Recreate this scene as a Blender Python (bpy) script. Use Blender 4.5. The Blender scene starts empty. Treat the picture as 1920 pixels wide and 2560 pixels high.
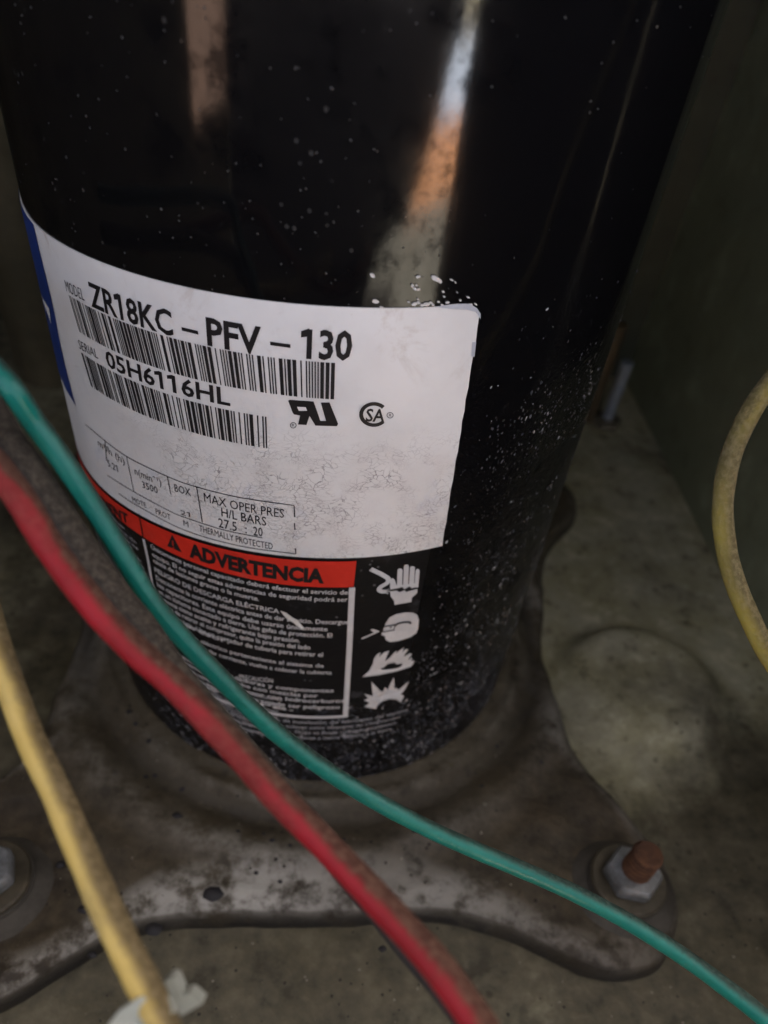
import bpy, bmesh, math, random
import numpy as np
import mathutils.noise as mnoise
from mathutils import Vector, Matrix
from mathutils.geometry import tessellate_polygon
random.seed(7)
R_ = math.radians
S = 0.077            # metres per shell radius: the scene is worked out in shell radii
ZO = 3.02            # the base pan's floor is world z = 0
scn = bpy.context.scene
col = scn.collection

# ------------------------------------------------------------------ camera
CAM_Y, PITCH, YAW, ROLL, FPX, PPY = -2.748363, 0.808253, 0.130378, 0.154090, 1823.30, 300.0
_cy, _sy = math.cos(YAW), math.sin(YAW)
FWD = np.array([_sy*math.cos(PITCH), _cy*math.cos(PITCH), -math.sin(PITCH)])
_r = np.array([_cy, -_sy, 0.0]); _u = np.cross(_r, FWD)
RIGHT = math.cos(ROLL)*_r + math.sin(ROLL)*_u
UP = -math.sin(ROLL)*_r + math.cos(ROLL)*_u
CAM = np.array([0.0, CAM_Y, 0.0])
cam = bpy.data.cameras.new('camera')
cam_o = bpy.data.objects.new('camera', cam); col.objects.link(cam_o)
cam.sensor_fit = 'VERTICAL'; cam.sensor_height = 24.0; cam.sensor_width = 18.0
cam.lens = FPX/2560.0*24.0
cam.shift_y = PPY/2560.0
cam.clip_start = 0.005; cam.clip_end = 100.0
cam_o.matrix_world = Matrix(((RIGHT[0], UP[0], -FWD[0], CAM[0]*S), (RIGHT[1], UP[1], -FWD[1], CAM[1]*S),
                             (RIGHT[2], UP[2], -FWD[2], (CAM[2]+ZO)*S), (0, 0, 0, 1)))
cam.dof.use_dof = True
cam.dof.focus_distance = 1.98*S
cam.dof.aperture_fstop = cam.lens*1e-3/(0.026*S)
cam.dof.aperture_blades = 0
scn.camera = cam_o

# ------------------------------------------------------------------ daylight
SUN_EL, SUN_AZ = R_(52), R_(12)      # the sun stands behind the cabinet, so its inside is in shade
w = bpy.data.worlds.new('World'); scn.world = w; w.use_nodes = True
wn = w.node_tree; bg = wn.nodes['Background']
sky = wn.nodes.new('ShaderNodeTexSky'); sky.sky_type = 'NISHITA'; sky.sun_disc = False
sky.sun_elevation = SUN_EL; sky.sun_rotation = SUN_AZ; sky.air_density = 0.03; sky.dust_density = 3.0; sky.ozone_density = 0.0
wn.links.new(sky.outputs[0], bg.inputs[0]); bg.inputs[1].default_value = 0.12
sl = bpy.data.lights.new('sun', 'SUN'); sl.energy = 3.5; sl.angle = R_(0.5); sl.color = (1.0, 0.95, 0.87)
so = bpy.data.objects.new('sun', sl); col.objects.link(so)
sd = Vector((math.sin(SUN_AZ)*math.cos(SUN_EL), math.cos(SUN_AZ)*math.cos(SUN_EL), math.sin(SUN_EL)))
so.rotation_euler = sd.to_track_quat('Z', 'Y').to_euler(); so.location = (0, 0, 3)
scn.view_settings.view_transform = 'Standard'; scn.view_settings.look = 'None'
scn.view_settings.gamma = 1.0; scn.view_settings.use_curve_mapping = False
scn.view_settings.exposure = 5.0
scn.cycles.use_denoising = True; scn.cycles.denoising_prefilter = 'ACCURATE'
scn.cycles.max_bounces = 8; scn.cycles.diffuse_bounces = 5; scn.cycles.glossy_bounces = 4
scn.cycles.sample_clamp_indirect = 3.0

# ------------------------------------------------------------------ photo geometry helpers (shell radii)
def ray(px, py):
    a = (px-960.0)/FPX; b = -(py-1280.0-PPY)/FPX
    return FWD + a*RIGHT + b*UP
def on_shell(px, py, r=1.0):
    """pixel -> (theta, z) where that line of sight meets the shell"""
    d = ray(px, py); A = d[0]**2+d[1]**2; B = CAM[1]*d[1]; K = CAM[1]**2-r*r
    D = max(B*B-A*K, 0.0); t = (-B-math.sqrt(D))/A
    h = CAM+t*d
    return math.atan2(h[0], -h[1]), h[2]
def on_level(px, py, z):
    d = ray(px, py); return CAM + d*(z-CAM[2])/d[2]
def at_depth(px, py, t): return CAM + ray(px, py)*t
def to_px(p):
    q = np.array(p, float)-CAM; z = q@FWD
    return 960+FPX*(q@RIGHT)/z, 1280+PPY-FPX*(q@UP)/z
def cyl(th, z, off=0.0): return ((1+off)*math.sin(th), -(1+off)*math.cos(th), z)
def W(p): return (p[0]*S, p[1]*S, (p[2]+ZO)*S)

# ------------------------------------------------------------------ mesh helpers
class MB:
    def __init__(self): self.v = []; self.f = []; self.uv = {}; self.attr = []
    def add(self, vs, fs, uv=None):
        o = len(self.v); self.v += [tuple(p) for p in vs]; self.f += [tuple(i+o for i in f) for f in fs]
        if uv is not None:
            for i, t in enumerate(uv): self.uv[o+i] = t
    def grid(self, fn, nu, nv, closed=False, uvfn=None, flip=False):
        vs = []; uv = []
        for j in range(nv+1):
            for i in range(nu + (0 if closed else 1)):
                vs.append(fn(i/nu, j/nv)); uv.append(uvfn(i/nu, j/nv) if uvfn else (i/nu, j/nv))
        n = nu if closed else nu+1; fs = []
        for j in range(nv):
            for i in range(nu):
                a = j*n+i; b = j*n+(i+1) % n; c = (j+1)*n+(i+1) % n; d = (j+1)*n+i
                fs.append((d, c, b, a) if flip else (a, b, c, d))
        self.add(vs, fs, uv)
    def box(self, x0, x1, y0, y1, z0, z1):
        v = [(x, y, z) for z in (z0, z1) for y in (y0, y1) for x in (x0, x1)]
        self.add(v, [(0, 2, 3, 1), (4, 5, 7, 6), (0, 1, 5, 4), (2, 6, 7, 3), (0, 4, 6, 2), (1, 3, 7, 5)])
    def lathe(self, prof, n=48, c=(0, 0), cap0=False, cap1=False, ax=None, org=None):
        """prof: (r, z) pairs"""
        o = len(self.v); vs = []
        for r, z in prof:
            for i in range(n):
                a = 2*math.pi*i/n; vs.append((c[0]+r*math.cos(a), c[1]+r*math.sin(a), z))
        fs = []
        for j in range(len(prof)-1):
            for i in range(n):
                fs.append((j*n+i, j*n+(i+1) % n, (j+1)*n+(i+1) % n, (j+1)*n+i))
        if cap0: fs.append(tuple(range(n-1, -1, -1)))
        if cap1: fs.append(tuple((len(prof)-1)*n+i for i in range(n)))
        self.add(vs, fs)
    def tube(self, pts, rad, n=18, cap=True):
        pts = [np.array(p, float) for p in pts]; m = len(pts)
        rf = rad if callable(rad) else (lambda t: rad)
        T = [pts[min(i+1, m-1)]-pts[max(i-1, 0)] for i in range(m)]
        T = [t/np.linalg.norm(t) for t in T]
        ref = np.array([0, 0, 1.0]); 
        if abs(T[0]@ref) > .9: ref = np.array([1.0, 0, 0])
        N = ref-T[0]*(ref@T[0]); N /= np.linalg.norm(N); L = 0.0; vs = []; uv = []
        for i in range(m):
            N = N-T[i]*(N@T[i]); N /= np.linalg.norm(N); Bn = np.cross(T[i], N)
            if i: L += np.linalg.norm(pts[i]-pts[i-1])
            for k in range(n):
                a = 2*math.pi*k/n; vs.append(pts[i]+rf(i/(m-1))*(math.cos(a)*N+math.sin(a)*Bn)); uv.append((k/n, L))
        fs = [(j*n+k, j*n+(k+1) % n, (j+1)*n+(k+1) % n, (j+1)*n+k) for j in range(m-1) for k in range(n)]
        if cap: fs += [tuple(range(n-1, -1, -1)), tuple((m-1)*n+k for k in range(n))]
        self.add(vs, fs, uv)
    def poly(self, pts3):
        tri = tessellate_polygon([[Vector(p) for p in pts3]])
        self.add(pts3, [tuple(t) for t in tri])
    def build(self, name, mat, parent=None, smooth=False, origin=(0, 0, 0), attrs=None):
        me = bpy.data.meshes.new(name)
        ow = W(origin) if parent is None else (0, 0, 0)
        me.from_pydata([tuple(a-b for a, b in zip(W(p), ow)) for p in self.v], [], self.f)
        if self.uv:
            ul = me.uv_layers.new(name='uv')
            for lp in me.loops:
                ul.data[lp.index].uv = self.uv.get(lp.vertex_index, (0, 0))
        for an, vals in (attrs or {}).items():
            at = me.attributes.new(an, 'FLOAT', 'POINT'); at.data.foreach_set('value', vals)
        me.materials.append(mat)
        if smooth:
            me.polygons.foreach_set('use_smooth', [True]*len(me.polygons))
            if smooth != 'all': me.set_sharp_from_angle(angle=R_(38))
        me.update()
        o = bpy.data.objects.new(name, me); col.objects.link(o)
        if parent is not None:
            o.parent = parent; o.matrix_parent_inverse = Matrix.Translation(-parent_world(parent))
        else: o.location = ow
        return o
def parent_world(o):
    v = Vector((0, 0, 0))
    if o.parent is None: return Vector(o.location)
    # children carry an inverse translation, so a part's frame is the world's frame
    return Vector((0, 0, 0))
def thing(name, label, cat, loc=(0, 0, 0), group=None):
    o = bpy.data.objects.new(name, None); col.objects.link(o); o.location = W(loc)
    o.empty_display_size = 0.01
    return tag(o, label, cat, group)
def tag(o, label=None, cat=None, group=None, kind=None):
    if label: o['label'] = label
    if cat: o['category'] = cat
    if group: o['group'] = group
    if kind: o['kind'] = kind
    return o
def spline(P, n=14):
    P = [np.array(p, float) for p in P]; P = [2*P[0]-P[1]]+P+[2*P[-1]-P[-2]]; out = []
    for i in range(1, len(P)-2):
        a, b, c, d = P[i-1:i+3]
        for k in range(n):
            t = k/n
            out.append(.5*((2*b)+(c-a)*t+(2*a-5*b+4*c-d)*t*t+(3*b-a-3*c+d)*t**3))
    out.append(P[-2]); return out

# ------------------------------------------------------------------ material helpers
class M:
    def __init__(self, name):
        m = bpy.data.materials.new(name); m.use_nodes = True; self.m = m; self.t = m.node_tree
        self.b = self.t.nodes['Principled BSDF']
    def n(self, typ, **kw):
        nd = self.t.nodes.new(typ)
        for k, v in kw.items(): setattr(nd, k, v)
        return nd
    def put(self, sock, v):
        if hasattr(v, 'links') or isinstance(v, bpy.types.NodeSocket): self.t.links.new(v, sock)
        elif isinstance(v, tuple) and len(v) == 3 and sock.type == 'RGBA': sock.default_value = (*v, 1)
        else: sock.default_value = v
    def coord(self, which='Object', scale=(1, 1, 1), loc=(0, 0, 0), rot=(0, 0, 0)):
        tc = self.n('ShaderNodeTexCoord'); mp = self.n('ShaderNodeMapping')
        self.t.links.new(tc.outputs[which], mp.inputs[0])
        mp.inputs['Scale'].default_value = scale; mp.inputs['Location'].default_value = loc; mp.inputs['Rotation'].default_value = rot
        return mp.outputs[0]
    def noise(self, co, scale, detail=4, rough=.55, dist=0.0):
        nd = self.n('ShaderNodeTexNoise'); self.t.links.new(co, nd.inputs['Vector'])
        nd.inputs['Scale'].default_value = scale; nd.inputs['Detail'].default_value = detail
        nd.inputs['Roughness'].default_value = rough; nd.inputs['Distortion'].default_value = dist
        return nd.outputs['Fac']
    def vor(self, co, scale, feature='F1', rnd=1.0, out='Distance'):
        nd = self.n('ShaderNodeTexVoronoi', feature=feature); self.t.links.new(co, nd.inputs['Vector'])
        nd.inputs['Scale'].default_value = scale; nd.inputs['Randomness'].default_value = rnd
        return nd.outputs[out]
    def ramp(self, f, a, b, lo=0.0, hi=1.0):
        nd = self.n('ShaderNodeMapRange'); nd.interpolation_type = 'SMOOTHSTEP'
        self.t.links.new(f, nd.inputs[0]); nd.inputs[1].default_value = a; nd.inputs[2].default_value = b
        nd.inputs[3].default_value = lo; nd.inputs[4].default_value = hi
        return nd.outputs[0]
    def math(self, op, a, b=0.0, clamp=False):
        nd = self.n('ShaderNodeMath', operation=op); nd.use_clamp = clamp
        self.put(nd.inputs[0], a); self.put(nd.inputs[1], b); return nd.outputs[0]
    def mix(self, f, a, b):
        nd = self.n('ShaderNodeMix', data_type='RGBA'); self.put(nd.inputs[0], f)
        self.put(nd.inputs[6], a); self.put(nd.inputs[7], b); return nd.outputs[2]
    def attr(self, name): return self.n('ShaderNodeAttribute', attribute_name=name).outputs['Fac']
    def sep(self, v):
        nd = self.n('ShaderNodeSeparateXYZ'); self.t.links.new(v, nd.inputs[0]); return nd.outputs
    def bump(self, h, strength=.3, dist=.0005, prev=None):
        nd = self.n('ShaderNodeBump'); self.t.links.new(h, nd.inputs['Height'])
        nd.inputs['Strength'].default_value = strength; nd.inputs['Distance'].default_value = dist
        if prev is not None: self.t.links.new(prev, nd.inputs['Normal'])
        return nd.outputs[0]
    def out(self, color, rough=.5, metal=0.0, normal=None, spec=None):
        self.put(self.b.inputs['Base Color'], color); self.put(self.b.inputs['Roughness'], rough)
        self.put(self.b.inputs['Metallic'], metal)
        if normal is not None: self.t.links.new(normal, self.b.inputs['Normal'])
        if spec is not None: self.put(self.b.inputs['Specular IOR Level'], spec)
        return self.m

def mat_shell():
    m = M('black_gloss_paint'); c = m.coord('Object')
    z = m.sep(c)[2]; x = m.sep(c)[0]
    # lower = 1 towards the foot of the shell, where the paint is pitted and chalky
    lower = m.ramp(z, 0.145, 0.02)
    side = m.ramp(x, 0.005, 0.06)
    pit = m.math('MAXIMUM', lower, m.math('MULTIPLY', side, m.ramp(z, 0.19, 0.11)))
    n1 = m.noise(c, 900, 3, .6); n2 = m.noise(c, 190, 5, .65)
    st_ = m.n('ShaderNodeMapping'); m.t.links.new(c, st_.inputs[0]); st_.inputs['Scale'].default_value = (1, 1, .62); v1 = m.vor(st_.outputs[0], 1150); v2 = m.vor(c, 330)
    clus = m.ramp(m.noise(c, 45, 4, .6), .42, .62)
    # flecks: glints and oxide specks put in as pale colour, denser low down
    sp = m.math('MULTIPLY', m.ramp(v1, .30, .20), m.ramp(m.noise(c, 320, 2), .44, .60))
    spl = m.math('MULTIPLY', sp, m.math('MULTIPLY', pit, m.math('ADD', m.math('MULTIPLY', clus, .85), .15)))
    chalk = m.math('MULTIPLY', m.math('MULTIPLY', m.ramp(n2, .56, .74), lower), m.math('ADD', m.math('MULTIPLY', clus, .8), .2))
    # dust specks on the smooth upper part
    du = m.math('MULTIPLY', m.ramp(v2, .19, .05), m.ramp(m.noise(c, 60, 3), .48, .62))
    duu = m.math('MULTIPLY', m.math('MULTIPLY', du, .22), m.ramp(x, .03, -.015))
    col_ = m.mix(duu, (.0035, .0035, .004), (.16, .16, .15))
    col_ = m.mix(m.math('MULTIPLY', chalk, .45), col_, (.14, .15, .18))
    col_ = m.mix(m.math('MULTIPLY', spl, m.ramp(m.noise(c, 600, 1), .35, .7)), col_, (.30, .31, .33))
    film = m.ramp(m.noise(c, 22, 4, .6), .45, .75)
    rough = m.math('ADD', m.math('MULTIPLY', pit, .24), m.math('ADD', .09, m.math('MULTIPLY', film, .10)))
    rough = m.math('ADD', rough, m.math('MULTIPLY', m.math('MAXIMUM', spl, duu), .5), clamp=True)
    h = m.math('ADD', m.math('MULTIPLY', n2, .8), m.math('MULTIPLY', n1, .35))
    hb = m.math('MULTIPLY', h, m.math('ADD', m.math('MULTIPLY', pit, 1.0), .012))
    nb = m.bump(hb, .8, .0011)
    fm = m.math('MAXIMUM', m.math('MULTIPLY', m.ramp(m.noise(c, 75, 6, .72), .50, .66), .75), m.math('MULTIPLY', m.ramp(m.noise(c, 420, 3, .6), .58, .72), .4))
    return m.out(col_, rough, 0, nb, m.math('MULTIPLY', m.math('SUBTRACT', 1.0, fm), .5))
def mat_label():
    m = M('aged_white_label'); uv = m.n('ShaderNodeUVMap', uv_map='uv').outputs[0]
    mp = m.n('ShaderNodeMapping'); m.t.links.new(uv, mp.inputs[0]); c = mp.outputs[0]
    s = m.sep(c); th, z = s[0], s[1]
    warp = m.n('ShaderNodeVectorMath', operation='ADD')
    nz = m.n('ShaderNodeTexNoise'); m.t.links.new(c, nz.inputs['Vector']); nz.inputs['Scale'].default_value = 9; nz.inputs['Detail'].default_value = 5
    sc = m.n('ShaderNodeVectorMath', operation='SCALE'); m.t.links.new(nz.outputs['Color'], sc.inputs[0]); sc.inputs['Scale'].default_value = .11
    m.t.links.new(c, warp.inputs[0]); m.t.links.new(sc.outputs[0], warp.inputs[1])
    st = m.n('ShaderNodeMapping'); m.t.links.new(warp.outputs[0], st.inputs[0]); st.inputs['Scale'].default_value = (1.0, 1.9, 1)
    e1 = m.vor(st.outputs[0], 42, 'DISTANCE_TO_EDGE'); e2 = m.vor(st.outputs[0], 85, 'DISTANCE_TO_EDGE')
    zone = m.math('MULTIPLY', m.ramp(z, -1.02, -1.25), m.ramp(th, -.8, -.25))
    zone = m.math('MULTIPLY', zone, m.ramp(m.noise(c, 5, 3), .32, .55))
    zone2 = m.math('MULTIPLY', m.ramp(z, -.85, -1.2), m.ramp(m.noise(c, 7, 4), .36, .6))
    cr = m.math('MULTIPLY', m.ramp(e1, .05, .012), m.math('MULTIPLY', zone, m.ramp(m.noise(c, 13, 4), .38, .56)))
    cr2 = m.math('MULTIPLY', m.ramp(e2, .05, .0), m.math('MULTIPLY', zone, m.ramp(m.noise(c, 14, 2), .5, .6)))
    crack = m.math('MAXIMUM', cr, m.math('MULTIPLY', cr2, .7))
    base = m.mix(m.ramp(m.noise(c, 3.5, 5, .6), .35, .75), (.80, .81, .785), (.72, .725, .70))
    stain = m.math('MULTIPLY', m.ramp(m.noise(c, 6, 6, .7, .6), .52, .72), m.ramp(z, -1.0, -.74))
    base = m.mix(m.math('MULTIPLY', stain, .75), base, (.52, .46, .39))
    blue = m.math('MULTIPLY', m.ramp(m.noise(c, 8, 3, .5), .58, .72), m.ramp(z, -1.05, -1.3))
    base = m.mix(m.math('MULTIPLY', blue, .3), base, (.55, .60, .70))
    grime = m.ramp(m.noise(c, 26, 4, .7), .62, .8)
    base = m.mix(m.math('MULTIPLY', grime, .10), base, (.35, .33, .3))
    base = m.mix(m.math('MULTIPLY', crack, .8), base, (.2, .19, .19))
    rel = m.math('ADD', m.math('MULTIPLY', m.noise(st.outputs[0], 60, 4, .55), m.math('ADD', .08, m.math('MULTIPLY', zone2, .6))), m.math('MULTIPLY', crack, -.5))
    curl = m.math('MULTIPLY', m.ramp(e1, .0, .10), m.math('MULTIPLY', zone, .16))
    nb = m.bump(m.math('ADD', rel, curl), .5, .0006)
    return m.out(base, .42, 0, nb, .45)
def mat_print(name, colr, rough=.45, wear=.0, wearcol=(.5, .5, .5)):
    m = M(name); c = m.coord('Object')
    k = colr
    n = m.noise(c, 260, 4, .65)
    colo = m.mix(m.ramp(n, .45, .75), colr, tuple(min(1, x*1.12+.006) for x in colr))
    if wear:
        colo = m.mix(m.math('MULTIPLY', m.ramp(m.noise(c, 120, 5, .7), .60, .72), wear), colo, wearcol)
    return m.out(colo, rough, 0, m.bump(m.noise(c, 400, 3), .15, .0003), .4)
def mat_dirtymetal(name, a, b, chalk=(.30, .30, .29), dark=(.02, .018, .014), rough=.62, sc=1.0, edge=False, relief=.5, grime=None, gy=(-.02, -.15), gk=.27):
    m = M(name); c = m.coord('Object')
    n1 = m.noise(c, 26*sc, 6, .62); n2 = m.noise(c, 110*sc, 5, .65); n3 = m.noise(c, 520*sc, 3, .6)
    colo = m.mix(m.ramp(n1, .32, .68), a, b)
    colo = m.mix(m.math('MULTIPLY', m.ramp(n2, .50, .74), .55), colo, tuple(x*1.7 for x in b))
    colo = m.mix(m.math('MULTIPLY', m.ramp(n2, .46, .30), .6), colo, dark)
    sp = m.math('MULTIPLY', m.ramp(m.vor(c, 130*sc), .20, .08), m.ramp(m.noise(c, 36*sc, 2), .48, .62))
    colo = m.mix(m.math('MULTIPLY', sp, .8), colo, dark)
    gl = m.math('MULTIPLY', m.ramp(m.vor(c, 420*sc), .15, .07), m.ramp(m.noise(c, 90*sc, 2), .56, .66))
    colo = m.mix(m.math('MULTIPLY', gl, .5), colo, chalk)
    if grime is not None:
        big = m.noise(c, 14*sc, 6, .68); px_ = m.sep(c)
        g = m.math('ADD', big, m.math('MULTIPLY', m.ramp(px_[1], *gy), gk))
        g = m.math('ADD', g, m.math('MULTIPLY', m.ramp(px_[0], .12, .19), m.ramp(px_[1], .02, -.06, 0, .20)))  # stronger towards the right front
        g = m.math('ADD', g, m.ramp(px_[0], -.05, -.11, 0, .2))  # stronger towards the left
        colo = m.mix(m.math('MULTIPLY', m.ramp(g, .46, .82), .88), colo, m.mix(m.ramp(n2, .35, .7), tuple(x*.55 for x in grime), tuple(x*1.5 for x in grime)))
    if edge:
        e = m.math('MULTIPLY', m.attr('wear'), m.ramp(m.math('ADD', m.math('MULTIPLY', n2, .65), m.math('MULTIPLY', n1, .35)), .41, .57))
        colo = m.mix(m.math('MULTIPLY', e, .85), colo, chalk)
        colo = m.mix(m.math('MULTIPLY', m.attr('painted_shade'), m.ramp(n2, .30, .55)), colo, dark)  # rim and groove shade, put into the colour
    h = m.math('ADD', m.math('MULTIPLY', n2, .7), m.math('MULTIPLY', n3, .35))
    return m.out(colo, m.ramp(n1, .3, .7, rough-.10, rough+.12), 0, m.bump(h, relief, .0012), .35)
def mat_wire(name, a, b, dust=(.075, .062, .045), lo=.25, hi=.8, rough=.38, ridges=.0, patch=.0, spec=.4):
    m = M(name); c = m.coord('Object')
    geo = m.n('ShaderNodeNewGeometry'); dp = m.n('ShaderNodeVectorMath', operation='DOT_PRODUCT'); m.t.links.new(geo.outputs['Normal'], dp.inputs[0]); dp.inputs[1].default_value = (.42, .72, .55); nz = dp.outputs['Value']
    n1 = m.noise(c, 95, 5, .6); n2 = m.noise(c, 900, 3, .6); n0 = m.noise(c, 38, 3, .5)
    colo = m.mix(m.ramp(n1, .3, .7), a, b)
    # dust and the back side's shade, both coloured onto what faces up and back
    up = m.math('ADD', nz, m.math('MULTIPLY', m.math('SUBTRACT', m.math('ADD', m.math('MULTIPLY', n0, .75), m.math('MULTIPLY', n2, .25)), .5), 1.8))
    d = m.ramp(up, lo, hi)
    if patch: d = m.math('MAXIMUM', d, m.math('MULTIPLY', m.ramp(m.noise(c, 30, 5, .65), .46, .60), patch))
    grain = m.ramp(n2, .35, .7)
    dust_shade_col = m.mix(grain, tuple(x*.6 for x in dust), tuple(x*1.35 for x in dust))
    colo = m.mix(m.math('MULTIPLY', d, .92), colo, dust_shade_col)
    h = m.math('MULTIPLY', n2, m.math('ADD', m.math('MULTIPLY', d, .9), .08)); 
    if ridges:
        uv = m.n('ShaderNodeUVMap', uv_map='uv').outputs[0]; v = m.sep(uv)[1]
        wv = m.math('SINE', m.math('ADD', m.math('MULTIPLY', v, 620.0), m.math('MULTIPLY', n1, 9.0)))
        h = m.math('ADD', h, m.math('MULTIPLY', wv, ridges))
    nb = m.bump(h, .6, .0005)
    return m.out(colo, m.math('ADD', rough, m.math('MULTIPLY', d, .5), clamp=True), 0, nb, spec)
def mat_plain(name, a, b, rough, metal=0.0, sc=60, relief=.2, dist=.0005, groove_shade=False):
    m = M(name); c = m.coord('Object'); n = m.noise(c, sc, 5, .62); n2 = m.noise(c, sc*7, 3, .6)
    colo = m.mix(m.ramp(m.math('ADD', m.math('MULTIPLY', n, .75), m.math('MULTIPLY', n2, .25)), .35, .66), a, b)
    if groove_shade: colo = m.mix(m.math('MULTIPLY', m.attr('groove_shade'), .9), colo, (.012, .008, .006))  # thread grooves and tip darkened: occlusion shade and dirt painted in
    return m.out(colo, m.ramp(n, .3, .7, max(.05, rough-.1), rough+.1), metal, m.bump(n2, relief, dist), .4)

MT = dict(
    shell=mat_shell(), label=mat_label(),
    ink=mat_print('black_ink', (.012, .011, .012), .4, .0),
    thin_ink=mat_print('worn_black_ink', (.03, .03, .032), .45, .65, (.42, .42, .43)),
    blue=mat_print('blue_ink', (.017, .045, .20), .4),
    red=mat_print('red_ink', (.62, .028, .014), .4, .22, (.55, .20, .16)),
    white=mat_print('white_ink', (.60, .60, .59), .5, .30, (.22, .22, .23)),
    grey=mat_print('worn_white_ink', (.36, .36, .37), .55, .75, (.05, .05, .055)),
    warn=None,
    plate=mat_dirtymetal('dirty_grey_steel', (.072, .058, .034), (.098, .086, .057), chalk=(.44, .43, .38), edge=True, relief=.9, grime=(.046, .035, .020)),
    pan=mat_dirtymetal('grimy_pan_paint', (.35, .33, .19), (.42, .405, .28), chalk=(.40, .39, .31), dark=(.06, .054, .03), rough=.6, relief=.7, grime=(.044, .036, .020), gy=(-.030, -.105), gk=.33),
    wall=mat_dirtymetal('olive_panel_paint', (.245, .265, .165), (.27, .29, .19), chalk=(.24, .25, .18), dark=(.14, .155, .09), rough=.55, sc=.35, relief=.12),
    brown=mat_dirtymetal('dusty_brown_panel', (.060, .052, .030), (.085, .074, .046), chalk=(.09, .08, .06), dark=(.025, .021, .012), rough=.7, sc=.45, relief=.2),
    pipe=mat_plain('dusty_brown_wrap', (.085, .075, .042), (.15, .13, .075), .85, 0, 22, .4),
    back=mat_dirtymetal('olive_paint_darkened', (.038, .043, .025), (.046, .050, .031), chalk=(.052, .054, .038), dark=(.022, .024, .013), rough=.6, sc=.35, relief=.12),  # olive wall paint darkened to cancel the stronger light on the back panel
    dark=mat_plain('blocker_black', (.006, .0055, .0055), (.009, .008, .008), .75, sc=8),  # near black for the added blockers, keeps the shell's reflections dark
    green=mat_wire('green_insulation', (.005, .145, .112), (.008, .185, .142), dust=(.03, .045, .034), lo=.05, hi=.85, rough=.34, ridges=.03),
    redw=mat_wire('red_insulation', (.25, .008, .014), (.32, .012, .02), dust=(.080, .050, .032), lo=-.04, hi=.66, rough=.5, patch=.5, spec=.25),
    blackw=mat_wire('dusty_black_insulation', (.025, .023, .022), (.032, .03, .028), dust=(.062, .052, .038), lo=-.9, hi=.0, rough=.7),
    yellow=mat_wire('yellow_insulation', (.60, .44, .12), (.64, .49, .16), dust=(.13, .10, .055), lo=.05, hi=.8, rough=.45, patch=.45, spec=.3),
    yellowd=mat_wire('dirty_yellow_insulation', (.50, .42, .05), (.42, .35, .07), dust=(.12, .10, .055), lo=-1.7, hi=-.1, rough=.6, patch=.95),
    zinc=mat_plain('dull_zinc', (.15, .155, .15), (.30, .32, .325), .5, .4, 120, .3),
    rust=mat_plain('rusty_steel', (.085, .040, .022), (.19, .088, .042), .85, .1, 260, .8, .0009, groove_shade=True),
    washer=mat_dirtymetal('dirty_zinc', (.10, .088, .056), (.15, .135, .095), chalk=(.20, .19, .15), grime=(.045, .037, .022), rough=.5, relief=.3),
    rubber=mat_plain('grey_rubber', (.045, .040, .030), (.075, .068, .053), .8, 0, 90, .5),
    copper=mat_plain('tarnished_copper', (.075, .055, .028), (.11, .08, .04), .6, .2, 50, .2),
    nylon=mat_plain('off_white_nylon', (.30, .32, .27), (.40, .42, .36), .5, 0, 80, .2),
    tar=mat_plain('black_grease', (.012, .012, .014), (.022, .02, .02), .6, 0, 300, .5),
    chip=mat_plain('torn_white_paper', (.62, .61, .56), (.72, .71, .68), .7, 0, 300, .4),
    concrete=mat_plain('grey_concrete', (.04, .038, .027), (.10, .096, .082), .85, 0, 26, .6, .004),
    dirt=mat_plain('dry_soil', (.13, .115, .075), (.21, .19, .13), .95, 0, 9, .8, .01),
    brick=mat_plain('orange_brick_dust', (.22, .085, .035), (.50, .25, .11), .95, 0, 38, .8, .006),
    soil=mat_plain('darkened_soil', (.030, .016, .010), (.075, .040, .024), .95, 0, 7, .8, .01),
    sheet=mat_plain('pale_blue_sheet', (.16, .21, .29), (.42, .48, .57), .6, 0, 14, .5, .01),
)
_w = M('black_label_film'); _c = _w.coord('Object')
_n = _w.noise(_c, 150, 5, .65); _s = _w.math('MULTIPLY', _w.ramp(_n, .58, .72), _w.ramp(_w.noise(_c, 40, 3), .42, .6))
_v = _w.math('MULTIPLY', _w.ramp(_w.vor(_c, 420), .22, .12), _w.ramp(_w.noise(_c, 120, 2), .55, .66))
_cc = _w.mix(_w.math('MULTIPLY', _s, .35), (.005, .005, .006), (.10, .105, .12)); _cc = _w.mix(_w.math('MULTIPLY', _v, .5), _cc, (.22, .22, .23))
MT['warn'] = _w.out(_cc, _w.math('ADD', .3, _w.math('MULTIPLY', _s, .4)), 0, _w.bump(_n, .4, .0006), .4)

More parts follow.
